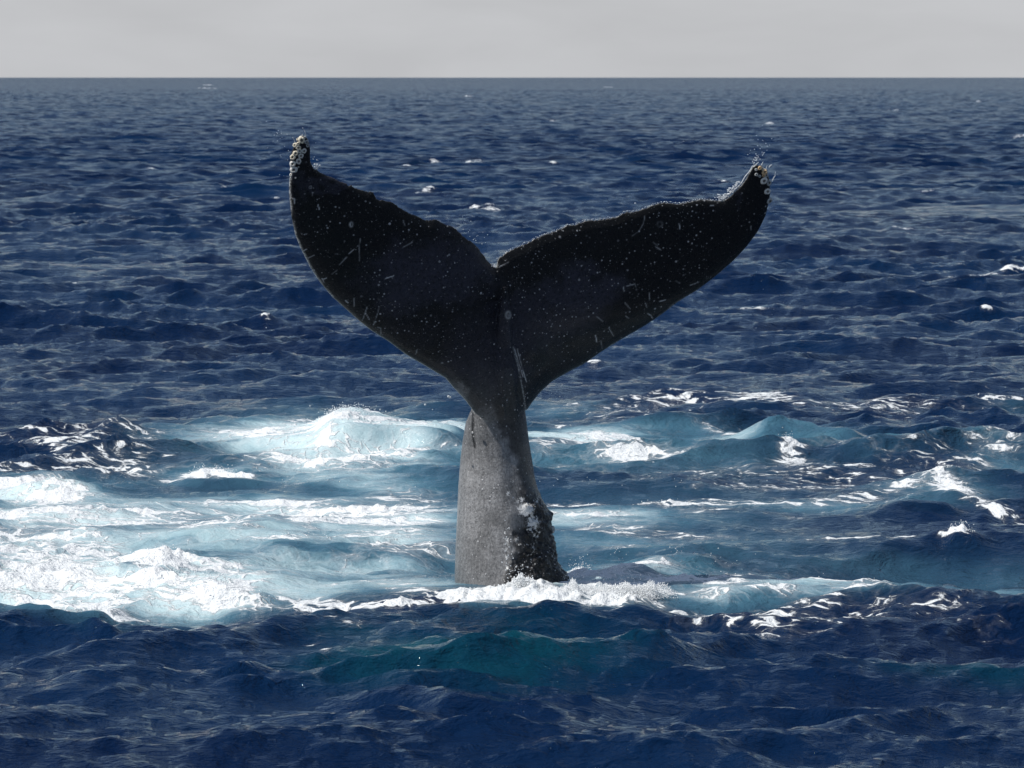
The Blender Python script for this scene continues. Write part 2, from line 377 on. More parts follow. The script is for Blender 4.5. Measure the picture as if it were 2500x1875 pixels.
    aer = union([(480, 1165, 640, 120, .68, 5), (800, 1050, 260, 60, .62, 4), (1400, 1160, 460, 90, .24, 4), (1350, 1000, 300, 50, .5, 4),
        (720, 960, 330, 62, 1.0, 3), (900, 965, 150, 50, 1.0, 3), (520, 975, 170, 34, .8), (1260, 972, 220, 34, .92, 3), (1480, 965, 220, 26, .62), (1740, 975, 120, 26, .5), (1900, 990, 140, 24, .42), (2080, 990, 120, 18, .4),
        (1200, 895, 120, 14, .35), (1350, 1010, 180, 18, .55), (1550, 1030, 250, 24, .30),
        (820, 1022, 280, 24, .78, 3), (480, 1045, 180, 22, .72), (60, 1085, 200, 30, .9, 3), (200, 1135, 360, 34, .95, 3), (700, 1130, 380, 34, .92, 3),
        (100, 1220, 260, 90, .95, 4), (420, 1250, 260, 50, .92, 3), (640, 1250, 300, 40, .72, 3), (900, 1245, 200, 36, .66), (130, 1310, 300, 34, .95, 3), (560, 1296, 220, 20, .6),
        (420, 1185, 180, 22, .62), (860, 1180, 220, 20, .78), (860, 1080, 180, 24, .6),
        (1300, 1135, 220, 26, .84, 3), (1500, 1140, 260, 20, .42), (1320, 1180, 260, 16, .5), (1750, 1110, 300, 12, .5), (2030, 1085, 160, 20, .5),
        (1350, 1240, 260, 34, .92, 3), (1600, 1250, 320, 26, .7, 3), (1900, 1246, 320, 18, .5, 3), (2150, 1235, 160, 24, .5), (1800, 1205, 500, 14, .25), (1150, 1285, 300, 14, .6),
        (2180, 1030, 80, 30, .35), (2190, 890, 60, 20, .2),
    ])
    hole = union([(430, 1082, 280, 17, 1.0, 4), (700, 1198, 80, 6, .3), (1800, 1140, 420, 24, .8, 3), (400, 1192, 150, 10, .4), (1400, 1060, 180, 14, .5)])
    aer *= 1 - 0.55 * hole; foam *= 1 - 0.7 * sstep(0.3, 0.8, hole)
    teal = union([(900, 1400, 190, 48, 1.0, 3), (1080, 1395, 260, 50, .9, 3), (1270, 1395, 220, 34, .6), (1100, 1340, 280, 34, .38), (1450, 1385, 80, 14, .45), (2120, 1440, 160, 16, .6), (240, 1327, 22, 9, .9), (335, 1330, 26, 8, .7), (800, 1345, 80, 16, .4)])
    # a swell edge keeps the churned water on its own side of these lines
    lowcut = 1328 - 45 * sstep(250, 1000, p) + g2 * 4
    left = (p < 1000)
    cut = np.where(left, 1 - sstep(lowcut - 16, lowcut + 14, q), 1)
    cut = np.where(left & (q > 1322 + 0 * q) & (p > 600), 1.0, cut)
    aer *= cut
    foam = np.where(left & (p < 640), foam * cut, foam)
    foam = np.maximum(foam, 0.46 * sstep(.2, .9, aer) * (1 - hole)) + 0.19 * sstep(.5, 1, aer) * (1 - hole)
    slick = union([(720, 975, 380, 60, 1, 4), (1300, 975, 260, 40, .8, 4), (480, 1040, 150, 26, .9, 3), (600, 1130, 700, 90, .9, 4), (1500, 1140, 800, 80, .75, 4), (1150, 1240, 900, 40, .5, 4), (1100, 1370, 350, 50, .35), (430, 1080, 330, 26, 1, 3)])
    # ---- heights
    dist = np.maximum(Y, 1)
    wC = (1 - sstep(90, 260, dist)) * (1 - 0.66 * slick); wB = (1 - sstep(900, 3000, dist)) * (1 - 0.80 * slick)
    # local wind gusts make patches rougher
    gust = 1 + 0.22 * nA.height(X * 0.25, Y * 0.25)
    wC *= gust; wB *= np.sqrt(np.maximum(gust, 0.2))
    wA = (1 - 0.75 * slick)
    Z = fA.height(X, Y) * wA + fB.height(X, Y) * wB + fC.height(X, Y) * wC + fB2.height(X, Y) * wB
    ax, ay = fA.disp(X, Y); bx, by = fB.disp(X, Y); cx_, cy_ = fC.disp(X, Y); ex, ey = fB2.disp(X, Y)
    ch = 1.05
    DX = ch * (ax * wA + 1.25 * bx * wB + cx_ * wC * .8 + ex * wB); DY = ch * (ay * wA + 1.25 * by * wB + cy_ * wC * .8 + ey * wB)
    # keep the water quiet and level right at the stock
    px, py = X - STOCK[0], Y - STOCK[1]
    calm = np.exp(-((px / 1.1) ** 2 + (py / 1.1) ** 2)); calm = np.maximum(calm, np.exp(-((px / 2.4) ** 2 + ((py + .5) / 1.0) ** 2))); Z *= 1 - 0.85 * calm; DX *= 1 - calm; DY *= 1 - calm
    # ---- local water shapes: (x px, y px on the sheet, half width px, depth m front, depth m back, height m, shape)
    def hump(cx, cy, rx, d1, d2, hh, pwv=2.0, tilt=0.0):
        x0 = at(cx / .8848, cy / .8848, 1.0); t = CAM_H / (CAM_H - x0[2]); wx, wy = x0[0] * t, t
        rxm = rx / .8848 / FPX * wy
        yy = Y - wy - tilt * (X - wx) + 0.38 * h1 + 0.25 * h2
        prof = np.where(yy < 0, np.exp(-(yy / d1) ** 2), np.exp(-(yy / d2) ** 2))
        return hh * prof * np.exp(-np.abs((X - wx) / rxm) ** pwv)
    Zl = 0
    for hm in [(640, 978, 150, 1.3, 1.6, .13), (720, 976, 90, 1.0, 1.4, .05), (850, 978, 160, 1.3, 1.6, .33, 6), (540, 985, 170, 1.0, 1.5, .12, 3),
               (1240, 985, 170, 1.4, 1.6, .16, 3), (1740, 985, 130, 1.0, 1.2, .06), (1900, 1000, 100, 1.0, 1.3, .10), (1600, 905, 200, .9, 1.2, .16),
               (480, 1046, 95, .35, .9, .12, 3), (180, 985, 200, .9, 1.2, .16), (1690, 1018, 50, .3, .6, .06), (340, 1252, 110, .35, .8, .16), (500, 1280, 130, .3, .7, .11),
               (500, 1168, 160, .4, .8, .12), (820, 1195, 190, .35, .8, .08), (100, 1082, 110, .4, .9, .16), (2060, 1105, 120, .5, .8, .14),
               (2095, 1180, 60, .25, .5, .10), (1500, 1222, 190, .4, .8, .09), (1640, 1262, 230, .4, .8, .05),
               (1000, 1440, 260, .8, 1.6, .20), (1450, 1405, 140, .6, 1.2, .13), (560, 1440, 60, .5, .8, .10), (1300, 1330, 300, .5, 1, .04), (240, 1340, 40, .3, .6, .12), (1750, 1480, 300, .8, 1.6, .14),
               (150, 1470, 200, .8, 1.5, .12), (900, 880, 80, .5, .8, .1)]:
        Zl = Zl + hump(*hm)
    # breaking lips: heavy foam heaps up in lumps
    lump = nB.height(X * 0.8, Y * 0.8) * 0.6 + nC.height(X, Y) * 0.4
    thick = sstep(0.62, 1.0, foam)
    Zf = thick * (0.020 + 0.020 * lump) + sstep(0.4, 0.8, foam) * 0.008 * nC.height(X, Y)
    # froth wall in front of the stock
    ring = np.maximum.reduce([blob(1110, 1268, 60, 9, 1), blob(1210, 1268, 90, 10, .9), blob(1360, 1268, 80, 11, 1.0), blob(960, 1278, 120, 6, .5)])
    Zf = Zf + ring * (0.03 + 0.03 * lump)
    Zw = wh * (0.03 + 0.0004 * dist) * (dist > 60)
    far = sstep(70, 220, dist)
    V = np.stack([X + DX, Y + DY, Z + Zl + Zf + Zw], 1)
    foam = np.maximum(foam, 0.86 * sstep(0.1, 1.1, wh))
    # crest streaks: the sharpest crests carry a little foam
    me = bpy.data.meshes.new('sea')
    nv = nr * nc
    me.vertices.add(nv); me.vertices.foreach_set('co', V.astype(np.float32).ravel())
    idx = np.arange(nv, dtype=np.int32).reshape(nr, nc)
    Q = np.stack([idx[:-1, :-1], idx[:-1, 1:], idx[1:, 1:], idx[1:, :-1]], -1).reshape(-1, 4)
    me.loops.add(Q.size); me.loops.foreach_set('vertex_index', Q.ravel())
    me.polygons.add(len(Q)); me.polygons.foreach_set('loop_start', np.arange(0, Q.size, 4, dtype=np.int32))
    me.polygons.foreach_set('loop_total', np.full(len(Q), 4, dtype=np.int32))
    me.polygons.foreach_set('use_smooth', np.ones(len(Q), dtype=bool))
    for nm, ar in (('foam', foam), ('aer', np.clip(aer, 0, 1)), ('teal', teal), ('far', far), ('slick', slick)):
        at_ = me.attributes.new(nm, 'FLOAT', 'POINT'); at_.data.foreach_set('value', ar.astype(np.float32))
    me.update(calc_edges=True); me.validate()
    me.materials.append(M_sea)
    o = bpy.data.objects.new('sea', me); col.objects.link(o)
    tag(o, 'deep blue choppy open sea with white foam around the whale tail', kind='structure')
    def surf(x, y):      # height of the sea near (x, y)
        j = int(np.argmin(np.abs(Yr - y))); i = int(np.argmin(np.abs(a * max(y, 18) - x)))
        return (*V.reshape(nr, nc, 3)[j, i], float(foam.reshape(nr, nc)[j, i]))
    return o, surf
D0 = 35.45                                   # distance of the tail stock
STOCK = (at(1248, 1435, D0)[0], D0)

# ------------------------------------------------------------------ the whale's tail
def resample(P, n):
    P = np.array(P, float); d = np.r_[0, np.cumsum(np.hypot(*np.diff(P, axis=0).T))]
    t = np.linspace(0, d[-1], n); return np.stack([np.interp(t, d, P[:, 0]), np.interp(t, d, P[:, 1])], 1)
def fluke_depth(u, v):
    """distance of the fluke sheet at a photograph pixel: leans to the camera at its top, its left side nearer"""
    x = (u - 1240) / 262.0; z = (1010 - v) / 262.0
    y = D0 - 0.30 + 0.36 * x - 0.36 * z
    y -= 0.05 * np.maximum(z - 1.2, 0) ** 2
    y += np.where(x > 0, -0.03 * x * x, 0.02 * x * x)
    y += (0.10 + 0.40 * (1 - sstep(0.3, 1.1, z))) * np.clip(x, 0, 0.4) - 0.09 * sstep(0.0, 0.45, -x) * (1 - sstep(1.0, 2.0, -x))
    return y
LT = [(1215, 668), (1209, 650), (1197, 642), (1174, 612), (1159, 592), (1146, 585), (1133, 576), (1119, 562), (1105, 551), (1090, 547), (1076, 540), (1062, 533), (1048, 536), (1034, 534),
      (1017, 525), (998, 517), (979, 506), (966, 497), (953, 490), (936, 487), (921, 485), (917, 477), (912, 467), (900, 466), (882, 462), (868, 458), (858, 450), (852, 452), (846, 446), (832, 441), (817, 434), (800, 428), (781, 419),
      (766, 409), (759, 396), (758, 380), (758.5, 363), (755, 345), (750, 336), (741, 330)]
LL = [(1235, 1050), (1192, 1034), (1158, 1008), (1136, 978), (1106, 946), (1087, 923), (1038, 894), (989, 865), (950, 835), (908, 809), (875, 783), (843, 754), (810, 725), (778, 686), (756, 652),
      (733, 606), (720, 573), (711, 530), (708, 498), (705, 467), (706, 442), (709, 424), (707, 401), (709, 381), (718, 353), (727, 340), (739, 330)]
RT = [(1205, 670), (1211, 652), (1214, 631), (1236, 614), (1265, 600), (1288, 591), (1307, 580), (1327, 571), (1342, 567), (1356, 561), (1371, 556), (1385, 547), (1402, 547), (1418, 541), (1434, 536),
      (1460, 535), (1483, 532), (1509, 527), (1520, 519), (1530, 515), (1545, 516), (1568, 509), (1590, 500), (1605, 495), (1620, 492), (1655, 496), (1682, 491), (1708, 485), (1724, 486), (1740, 488), (1766, 489),
      (1783, 477), (1796, 464), (1809, 451), (1820, 436), (1828, 421), (1836, 408), (1843, 403)]
RL = [(1205, 1030), (1255, 1012), (1287, 1001), (1298, 985), (1318, 959), (1350, 930), (1400, 902), (1425, 890), (1470, 858), (1519, 828), (1574, 796), (1613, 770), (1656, 737), (1704, 708), (1747, 675),
      (1792, 636), (1822, 604), (1851, 565), (1870, 526), (1876, 500), (1881, 475), (1880, 450), (1876, 424), (1862, 409), (1848, 403)]
def lobe(T, Lp, tmax_root):
    n = 170; T = resample(T, n); Lp = resample(Lp, n); m = 22
    V, F = [], []
    for i in range(n):
        s = i / (n - 1)
        tm = tmax_root * (1 - s) ** 0.9 + 0.028
        ts = np.concatenate([np.linspace(0, 1, m), np.linspace(1, 0, m)[1:-1]])
        for k, t in enumerate(ts):
            te = t ** 1.5 if t < 1 else 1.0                     # denser at the leading edge
            prof = (2.1 * math.sqrt(max(te, 0)) * (1 - te) ** 0.8) * 0.62 + 0.012 / tm * min(1, te * 8) * 1.0
            if te in (0.0,): prof = 0.0
            p = Lp[i] * (1 - te) + T[i] * te
            side = -1 if k < m else 1
            if te >= 1.0: prof = 0.008 / tm
            d = fluke_depth(p[0], p[1]) + side * tm * prof
            V.append(at(p[0], p[1], d))
    K = 2 * m - 2
    for i in range(n - 1):
        for k in range(K):
            a, b = i * K + k, i * K + (k + 1) % K
            F.append((a, b, b + K, a + K))
    F.append(tuple(range(K))[::-1]); F.append(tuple((n - 1) * K + k for k in range(K)))
    return V, F
def stock():
    """(v, left, right, centre distance, half depth, keel sharpness)"""
    S = [(700, 1226, 1238, -0.95, .03, 1.0), (760, 1218, 1246, -.85, .06, 1), (848, 1200, 1254, -.62, .12, 1.1), (900, 1180, 1266, -.46, .22, 1.2), (965, 1160, 1279, -.20, .33, 1.3), (1001, 1150, 1282, -.11, .35, 1.3),
         (1031, 1137, 1286, -.06, .34, 1.3), (1079, 1129, 1292, -.01, .345, 1.3), (1120, 1124, 1299, 0, .35, 1.25), (1161, 1121, 1305, 0, .37, 1.2), (1190, 1118.6, 1312, 0, .39, 1.15), (1210, 1118, 1321, 0, .40, 1.1),
         (1231, 1117, 1331, 0, .41, 1.05), (1258, 1116, 1344, 0, .43, 1), (1297, 1114, 1347, 0, .45, 1), (1334, 1112, 1355, 0, .47, 1), (1370, 1111, 1364, 0, .49, 1), (1397, 1110, 1378, 0, .51, 1), (1420, 1110, 1389, 0, .53, 1),
         (1450, 1108, 1402, 0, .56, 1), (1520, 1100, 1430, 0.02, .62, 1), (1640, 1080, 1470, .05, .7, 1), (1800, 1050, 1520, .08, .8, 1)]
    S = np.array(S, float); vs = np.arange(700, 1801, 6.0)
    c = [np.interp(vs, S[:, 0], S[:, i]) for i in range(6)]
    V, F = [], []; K = 72
    for i, v in enumerate(vs):
        l, r, cy, b, ks = c[1][i], c[2][i], c[3][i], c[4][i], c[5][i]
        cu, a = (l + r) / 2, (r - l) / 2
        for k in range(K):
            th = 2 * math.pi * k / K
            ct, st = math.cos(th), math.sin(th)
            e = ks if ct > 0 else 0.92
            yy = b * (abs(st) ** e) * (1 if st > 0 else -1)
            # a shallow hollow between the smooth flank and the knobbly ridge
            yy += 0.03 * b * math.exp(-((ct - 0.42) / 0.22) ** 2) * (1 if st < 0 else 0) * 2.0
            V.append(at(cu + a * ct, v, D0 + cy + yy))
    for i in range(len(vs) - 1):
        for k in range(K):
            a_, b_ = i * K + k, i * K + (k + 1) % K
            F.append((a_, a_ + K, b_ + K, b_))
    F.append(tuple(range(K))); F.append(tuple((len(vs) - 1) * K + k for k in range(K))[::-1])
    return V, F

def seg_mask(px, py, pts, width):
    r = np.full_like(px, 1e9)
    for (x0, y0), (x1, y1) in zip(pts[:-1], pts[1:]):
        dx, dy = x1 - x0, y1 - y0; t = np.clip(((px - x0) * dx + (py - y0) * dy) / (dx * dx + dy * dy + 1e-9), 0, 1)
        r = np.minimum(r, np.hypot(px - x0 - t * dx, py - y0 - t * dy))
    return np.clip(1.3 - r / width, 0, 1)

def build_whale():
    V, F = [], []
    for part in (lobe(LT, LL, .24), lobe(RT, RL, .24), stock()):
        o = len(V); V += list(part[0]); F += [tuple(i + o for i in f) for f in part[1]]
    me = bpy.data.meshes.new('body'); me.from_pydata([tuple(v) for v in V], [], F); me.update()
    bm = bmesh.new(); bm.from_mesh(me); 
    bmesh.ops.triangulate(bm, faces=[f for f in bm.faces if len(f.verts) > 4])
    bmesh.ops.recalc_face_normals(bm, faces=bm.faces); bm.to_mesh(me); bm.free()
    tmp = bpy.data.objects.new('tmp', me); col.objects.link(tmp)
    md = tmp.modifiers.new('r', 'REMESH'); md.mode = 'VOXEL'; md.voxel_size = 0.0095
    sm = tmp.modifiers.new('s', 'SMOOTH'); sm.factor = 0.5; sm.iterations = 3
    dg = bpy.context.evaluated_depsgraph_get()
    body = bpy.data.meshes.new_from_object(tmp.evaluated_get(dg)); body.name = 'body'
    bpy.data.objects.remove(tmp)
    n = len(body.vertices); co = np.empty(n * 3, np.float32); body.vertices.foreach_get('co', co); co = co.reshape(-1, 3)
    root = bpy.data.objects.new('humpback_whale', None); col.objects.link(root)
    root.location = (STOCK[0], STOCK[1], 0)
    co -= np.array(root.location, np.float32)
    p, q = plan(co[:, 0] + STOCK[0], co[:, 1] + STOCK[1], co[:, 2]); p = p / .8848; q = q / .8848     # photograph pixels
    nz = Field(1.7, .05, .8, 1.0, 1.5, iso=1, spread=.01, n=256)
    ng = nz.height(co[:, 0] + 3, co[:, 2] + 5); ng2 = nz.height(co[:, 0] * .6 + 9, co[:, 2] * .6)
    # lower ridge is knobbly: small real displacement
    ridge_x = np.interp(q, [1150, 1210, 1300, 1435], [1300, 1285, 1262, 1240])
    knob = sstep(-18, 26, p - ridge_x + ng * 9) * sstep(1170, 1260, q)
    vn = np.empty(n * 3, np.float32); body.vertices.foreach_get('normal', vn); vn = vn.reshape(-1, 3)
    co += vn * (knob * 0.010 * nz.height(co[:, 0] * 1.6 + co[:, 1], co[:, 2] * 2.2))[:, None]
    body.vertices.foreach_set('co', co.ravel().astype(np.float32))
    light = sstep(945, 1040, q + ng * 14 + np.clip(1225 - p, -200, 110) * 0.25) * (1 - 0.80 * knob) * (1 - 0.78 * sstep(0, 26, p - np.interp(q, [950, 1050, 1130, 1200, 1260, 1435], [1180, 1215, 1246, 1266, 1246, 1233]) + ng * 8))  # grey flank against dark pigment, edge laid along the cast shadow to deepen it
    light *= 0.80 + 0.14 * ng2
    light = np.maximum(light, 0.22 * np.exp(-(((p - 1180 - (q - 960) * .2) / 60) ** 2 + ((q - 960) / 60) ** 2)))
    # dark streak on the left flank
    streak = seg_mask(p + ng * 2, q, [(1150, 1000), (1153, 1040), (1156, 1075), (1160, 1092)], 4.0)
    light *= 1 - 0.9 * streak
    white = np.zeros(n)
    for (cx, cy, rx, ry, s) in [(1272, 1222, 16, 14, .8), (1285, 1245, 24, 22, 1.0), (1302, 1340, 12, 26, .6), (1232, 1300, 4, 8, .9), (1239, 1318, 5, 7, 1), (1236, 1360, 5, 8, .9), (1240, 1385, 6, 7, .8), (1268, 1330, 6, 5, .7), (1300, 1275, 22, 30, .9), (1310, 1305, 16, 26, .6), (1311, 1222, 10, 10, .7), (1235, 1300, 6, 25, .55), (1238, 1345, 8, 40, .6), (1262, 1318, 10, 14, .5),
                                (1232, 1420, 16, 10, .5), (1300, 1105, 9, 40, .5), (1296, 1050, 10, 40, .35), (1248, 1172, 9, 16, .5), (1243, 1205, 8, 10, .8), (1340, 1390, 30, 26, .3), (1300, 1360, 40, 30, .32), (1180, 1290, 70, 110, .16),
                                (1260, 880, 8, 60, .35), (1232, 900, 20, 60, .22), (1250, 800, 20, 40, .22)]:  # this row: wet gleam of the central ridge painted in white
        white = np.maximum(white, s * np.exp(-(((p - cx) / rx) ** 2 + ((q - cy) / ry) ** 2)))
    TT = LT[1:] + [(739, 330)]
    back_edge = np.maximum(seg_mask(p, q, RT[1:], 3.0) * .85, seg_mask(p, q, LT[2:33], 2.0) * .22)
    lead = np.maximum(seg_mask(p + 0 * ng, q, LL[12:23], 5.0) * np.clip(.95 + .5 * ng, 0, 1), seg_mask(p, q, LL[2:13], 2.2) * .4)
    lead = np.maximum(lead, seg_mask(p + 8, q - 4, RL[5:18], 3.0) * np.clip(ng * .8, 0, 1) * .5)
    keel = seg_mask(p, q, [(1253, 848), (1260, 876), (1266, 900), (1274, 940), (1280, 975), (1284, 1003)], 2.0) * .55  # wet highlight along the keel, painted as a pale line
    edge = np.maximum.reduce([back_edge, lead, keel])
    def zz(x0, y0, f, L_): return [(x0 + a * f, y0 + b * f) for a, b in L_]
    S1 = [zz(680, 290, .2532, l) for l in [[(790, 1155), (780, 1220)], [(775, 1230), (778, 1370)], [(590, 1405), (655, 1335)], [(680, 1300), (725, 1260)], [(1030, 1540), (1110, 1515)], [(380, 830), (395, 875)], [(280, 1345), (345, 1315)],
          [(1200, 1240), (1290, 1190)], [(1200, 980), (1220, 1030)], [(240, 1275), (268, 1258)], [(420, 1540), (440, 1580)], [(320, 710), (330, 740)], [(110, 690), (120, 740)], [(120, 760), (160, 780)], [(150, 770), (155, 815)], [(690, 1010), (700, 1040)]]]
    S2 = [zz(1200, 350, .3255, l) for l in [[(1150, 545), (1140, 600), (1105, 660), (1055, 695)], [(1212, 740), (1245, 768)], [(1230, 775), (1272, 800)], [(1182, 1120), (1187, 1175)], [(1155, 1200), (1165, 1230)], [(1170, 1275), (1195, 1290), (1208, 1312)],
          [(1000, 1195), (1040, 1240)], [(1015, 1070), (1075, 1055), (1085, 1080)], [(990, 1080), (995, 1110)], [(1262, 1185), (1305, 1175)], [(1490, 1065), (1555, 1040)], [(790, 1300), (835, 1335)], [(1005, 1295), (1028, 1312)], [(60, 925), (130, 890)],
          [(880, 1385), (915, 1445)], [(780, 1440), (790, 1490)], [(820, 1480), (830, 1540)], [(1380, 1030), (1415, 1050)], [(1945, 620), (1948, 650)], [(1640, 465), (1665, 465)], [(1408, 605), (1412, 640)]]]
    S3 = [zz(680, 640, .3255, l) for l in [[(565, 270), (567, 330)], [(665, 335), (635, 425)], [(650, 375), (680, 430)], [(745, 275), (765, 290), (745, 380), (712, 470)], [(765, 285), (760, 340)], [(500, 285), (520, 305)], [(740, 488), (765, 495), (770, 540)],
          [(1040, 655), (1030, 690)], [(1770, 650), (1800, 750), (1835, 860)], [(1790, 650), (1830, 800), (1860, 900)], [(330, 130), (360, 120)], [(440, 60), (400, 90)]]]
    scr = np.zeros(n)
    for i_, l in enumerate(S1 + S2 + S3): scr = np.maximum(scr, seg_mask(p, q, l, 1.25) * (0.35 + 0.6 * ((i_ * 7919) % 100) / 100))
    # small rings left by barnacles
    for (cx, cy, rx, ry) in [(857.5, 548, 4, 5.5), (1611, 547, 6, 6), (1241, 769, 6, 8), (1242, 766, 3, 5), (758, 457, 3, 3)]:
        rr = np.sqrt(((p - cx) / rx) ** 2 + ((q - cy) / ry) ** 2); scr = np.maximum(scr, .4 * np.exp(-((rr - 1) / .35) ** 2))
    scr *= np.clip(0.85 + 0.4 * ng, 0, 1)
    blue = np.zeros(n)  # paler belly pigment, with the sky's sheen put into the colour
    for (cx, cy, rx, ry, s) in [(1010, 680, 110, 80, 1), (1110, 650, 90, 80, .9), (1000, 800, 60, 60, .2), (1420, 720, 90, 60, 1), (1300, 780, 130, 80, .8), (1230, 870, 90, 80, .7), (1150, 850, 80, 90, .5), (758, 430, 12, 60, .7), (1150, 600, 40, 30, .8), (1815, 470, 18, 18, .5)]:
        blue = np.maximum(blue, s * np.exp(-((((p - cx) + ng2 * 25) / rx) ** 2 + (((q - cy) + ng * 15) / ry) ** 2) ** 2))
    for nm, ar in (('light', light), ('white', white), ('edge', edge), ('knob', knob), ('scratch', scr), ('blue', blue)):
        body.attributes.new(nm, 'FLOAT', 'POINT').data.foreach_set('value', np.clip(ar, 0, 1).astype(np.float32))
    body.polygons.foreach_set('use_smooth', np.ones(len(body.polygons), dtype=bool)); body.update()
    body.materials.clear(); body.materials.append(M_whale)
    ob = bpy.data.objects.new('body', body); col.objects.link(ob); ob.parent = root
    tag(root, 'black humpback whale tail raised upright out of foaming blue sea, flukes spread', 'whale')
    return root, ob

root, body = build_whale()
bme = body.data
off = Vector(root.location)
bvh = BVHTree.FromPolygons([v.co + off for v in bme.vertices], [tuple(p_.vertices) for p_ in bme.polygons])
camv = Vector((0, 0, CAM_H))
def hit(u, v):
    """point and normal on the whale seen at this photograph pixel (nearest point if beside it)"""
    p_ = Vector(at(u, v, 34.0)); d = (p_ - camv).normalized()
    loc, nn, _, _ = bvh.ray_cast(camv, d)
    if loc is None:
        g = Vector(at(u, v, float(fluke_depth(u, v)) if v < 1000 else D0)); loc, nn, _, _ = bvh.find_nearest(g)
    return loc, nn

# barnacles: low ribbed cones with a sunken mouth
def barnacle_mesh(name, mat, seed, ribs=6):
    r_ = random.Random(seed); V, F, hole = [], [], []; K = 24
    rings = [(1.0, -0.35, 0), (1.0, 0.0, 0), (0.93, 0.28, 0), (0.74, 0.52, 0), (0.50, 0.62, 0), (0.40, 0.56, 0.2), (0.32, 0.36, 1), (0.12, 0.32, 0.6)]
    ph = r_.random() * 6
    for (rr, z, hh) in rings:
        for k in range(K):
            th = 2 * math.pi * k / K
            g = 1 + 0.04 * math.cos(ribs * th + ph) * (0.4 if rr < 0.6 else 1) + 0.03 * r_.uniform(-1, 1)
            V.append((rr * g * math.cos(th), rr * g * 0.95 * math.sin(th), z * (1 + 0.06 * math.cos(ribs * th)))); hole.append(hh)
    for i in range(len(rings) - 1):
        for k in range(K):
            a, b = i * K + k, i * K + (k + 1) % K; F.append((a, b, b + K, a + K))
    V.append((0, 0, .30)); hole.append(.8); c = len(V) - 1; s = (len(rings) - 1) * K
    for k in range(K): F.append((s + k, s + (k + 1) % K, c))
    me = bpy.data.meshes.new(name); me.from_pydata(V, [], F); me.update()
    me.polygons.foreach_set('use_smooth', [True] * len(F))
    me.attributes.new('hole', 'FLOAT', 'POINT').data.foreach_set('value', hole)
    me.materials.append(mat); return me
mb_cream = barnacle_material('cream barnacle shell', (0.62, 0.55, 0.40), (0.74, 0.70, 0.60))
mb_white = barnacle_material('white barnacle shell', (0.62, 0.61, 0.56), (0.78, 0.77, 0.73))
mb_grey = barnacle_material('grey barnacle shell', (0.36, 0.38, 0.38), (0.52, 0.54, 0.54))
mb_orange = barnacle_material('orange barnacle shell', (0.60, 0.36, 0.16), (0.74, 0.58, 0.38))
BM = {'c': barnacle_mesh('barnacle', mb_cream, 1), 'w': barnacle_mesh('barnacle', mb_white, 2, 5), 'g': barnacle_mesh('barnacle', mb_grey, 3), 'o': barnacle_mesh('barnacle', mb_orange, 4, 5)}
BL = {'c': 'cream barnacle', 'w': 'white barnacle', 'g': 'grey barnacle', 'o': 'orange tinted barnacle'}
spots_ = [(680 + x * .1206, 300 + y * .1206, r * .1206, t) for x, y, r, t in [
    (465, 345, 70, 'c'), (400, 415, 34, 'c'), (335, 450, 48, 'c'), (400, 500, 54, 'c'), (425, 565, 46, 'w'), (515, 565, 50, 'w'), (345, 612, 54, 'c'), (450, 665, 52, 'w'), (290, 690, 60, 'c'),
    (405, 775, 58, 'w'), (288, 825, 62, 'w'), (310, 945, 72, 'w'), (252, 1050, 32, 'w'), (565, 385, 42, 'g'), (590, 455, 36, 'g'), (390, 330, 34, 'c'), (345, 1115, 16, 'w'), (405, 895, 16, 'w'), (520, 300, 30, 'g')]]
spots_ += [(1740 + x * .0965, 360 + y * .0965, r * .0965, t) for x, y, r, t in [
    (1105, 680, 42, 'g'), (1190, 725, 36, 'g'), (1310, 625, 72, 'o'), (1355, 700, 52, 'g'), (1295, 840, 90, 'w'), (1290, 700, 40, 'o'), (1420, 890, 72, 'g'), (1382, 1110, 80, 'w'), (1445, 1350, 84, 'g'),
    (1190, 520, 52, 'o'), (1260, 545, 40, 'c'), (1430, 495, 26, 'o'), (1340, 560, 44, 'c'), (1100, 560, 36, 'g')]]
spots_ += [(1351, 1293, 9, 'g')]
for (u, v, r, t) in spots_:
    loc, nn = hit(u, v)
    r_m = r / FPX * loc.y * 1.14
    o = bpy.data.objects.new('barnacle', BM[t]); col.objects.link(o); o.parent = root
    view = (camv - loc).normalized()
    d = (nn * 1.0 + view * 0.9).normalized() if v < 1000 else (nn + Vector((.6, -.3, 0))).normalized()
    o.rotation_mode = 'QUATERNION'
    o.rotation_quaternion = d.to_track_quat('Z', 'Y') @ Matrix.Rotation(random.uniform(0, 6), 3, 'Z').to_quaternion()
    o.location = loc - off; o.scale = (r_m, r_m * random.uniform(.88, 1.0), r_m * random.uniform(.75, 1.0))
    o['label'] = BL[t]

sea, surf = build_sea()

# ------------------------------------------------------------------ froth and spray
ICO = []
t_ = (1 + 5 ** .5) / 2
ICOV = np.array([(-1, t_, 0), (1, t_, 0), (-1, -t_, 0), (1, -t_, 0), (0, -1, t_), (0, 1, t_), (0, -1, -t_), (0, 1, -t_), (t_, 0, -1), (t_, 0, 1), (-t_, 0, -1), (-t_, 0, 1)], float); ICOV /= np.linalg.norm(ICOV[0])
ICOF = [(0, 11, 5), (0, 5, 1), (0, 1, 7), (0, 7, 10), (0, 10, 11), (1, 5, 9), (5, 11, 4), (11, 10, 2), (10, 7, 6), (7, 1, 8), (3, 9, 4), (3, 4, 2), (3, 2, 6), (3, 6, 8), (3, 8, 9), (4, 9, 5), (2, 4, 11), (6, 2, 10), (8, 6, 7), (9, 8, 1)]
OCTV = np.array([(1, 0, 0), (-1, 0, 0), (0, 1, 0), (0, -1, 0), (0, 0, 1), (0, 0, -1)], float)
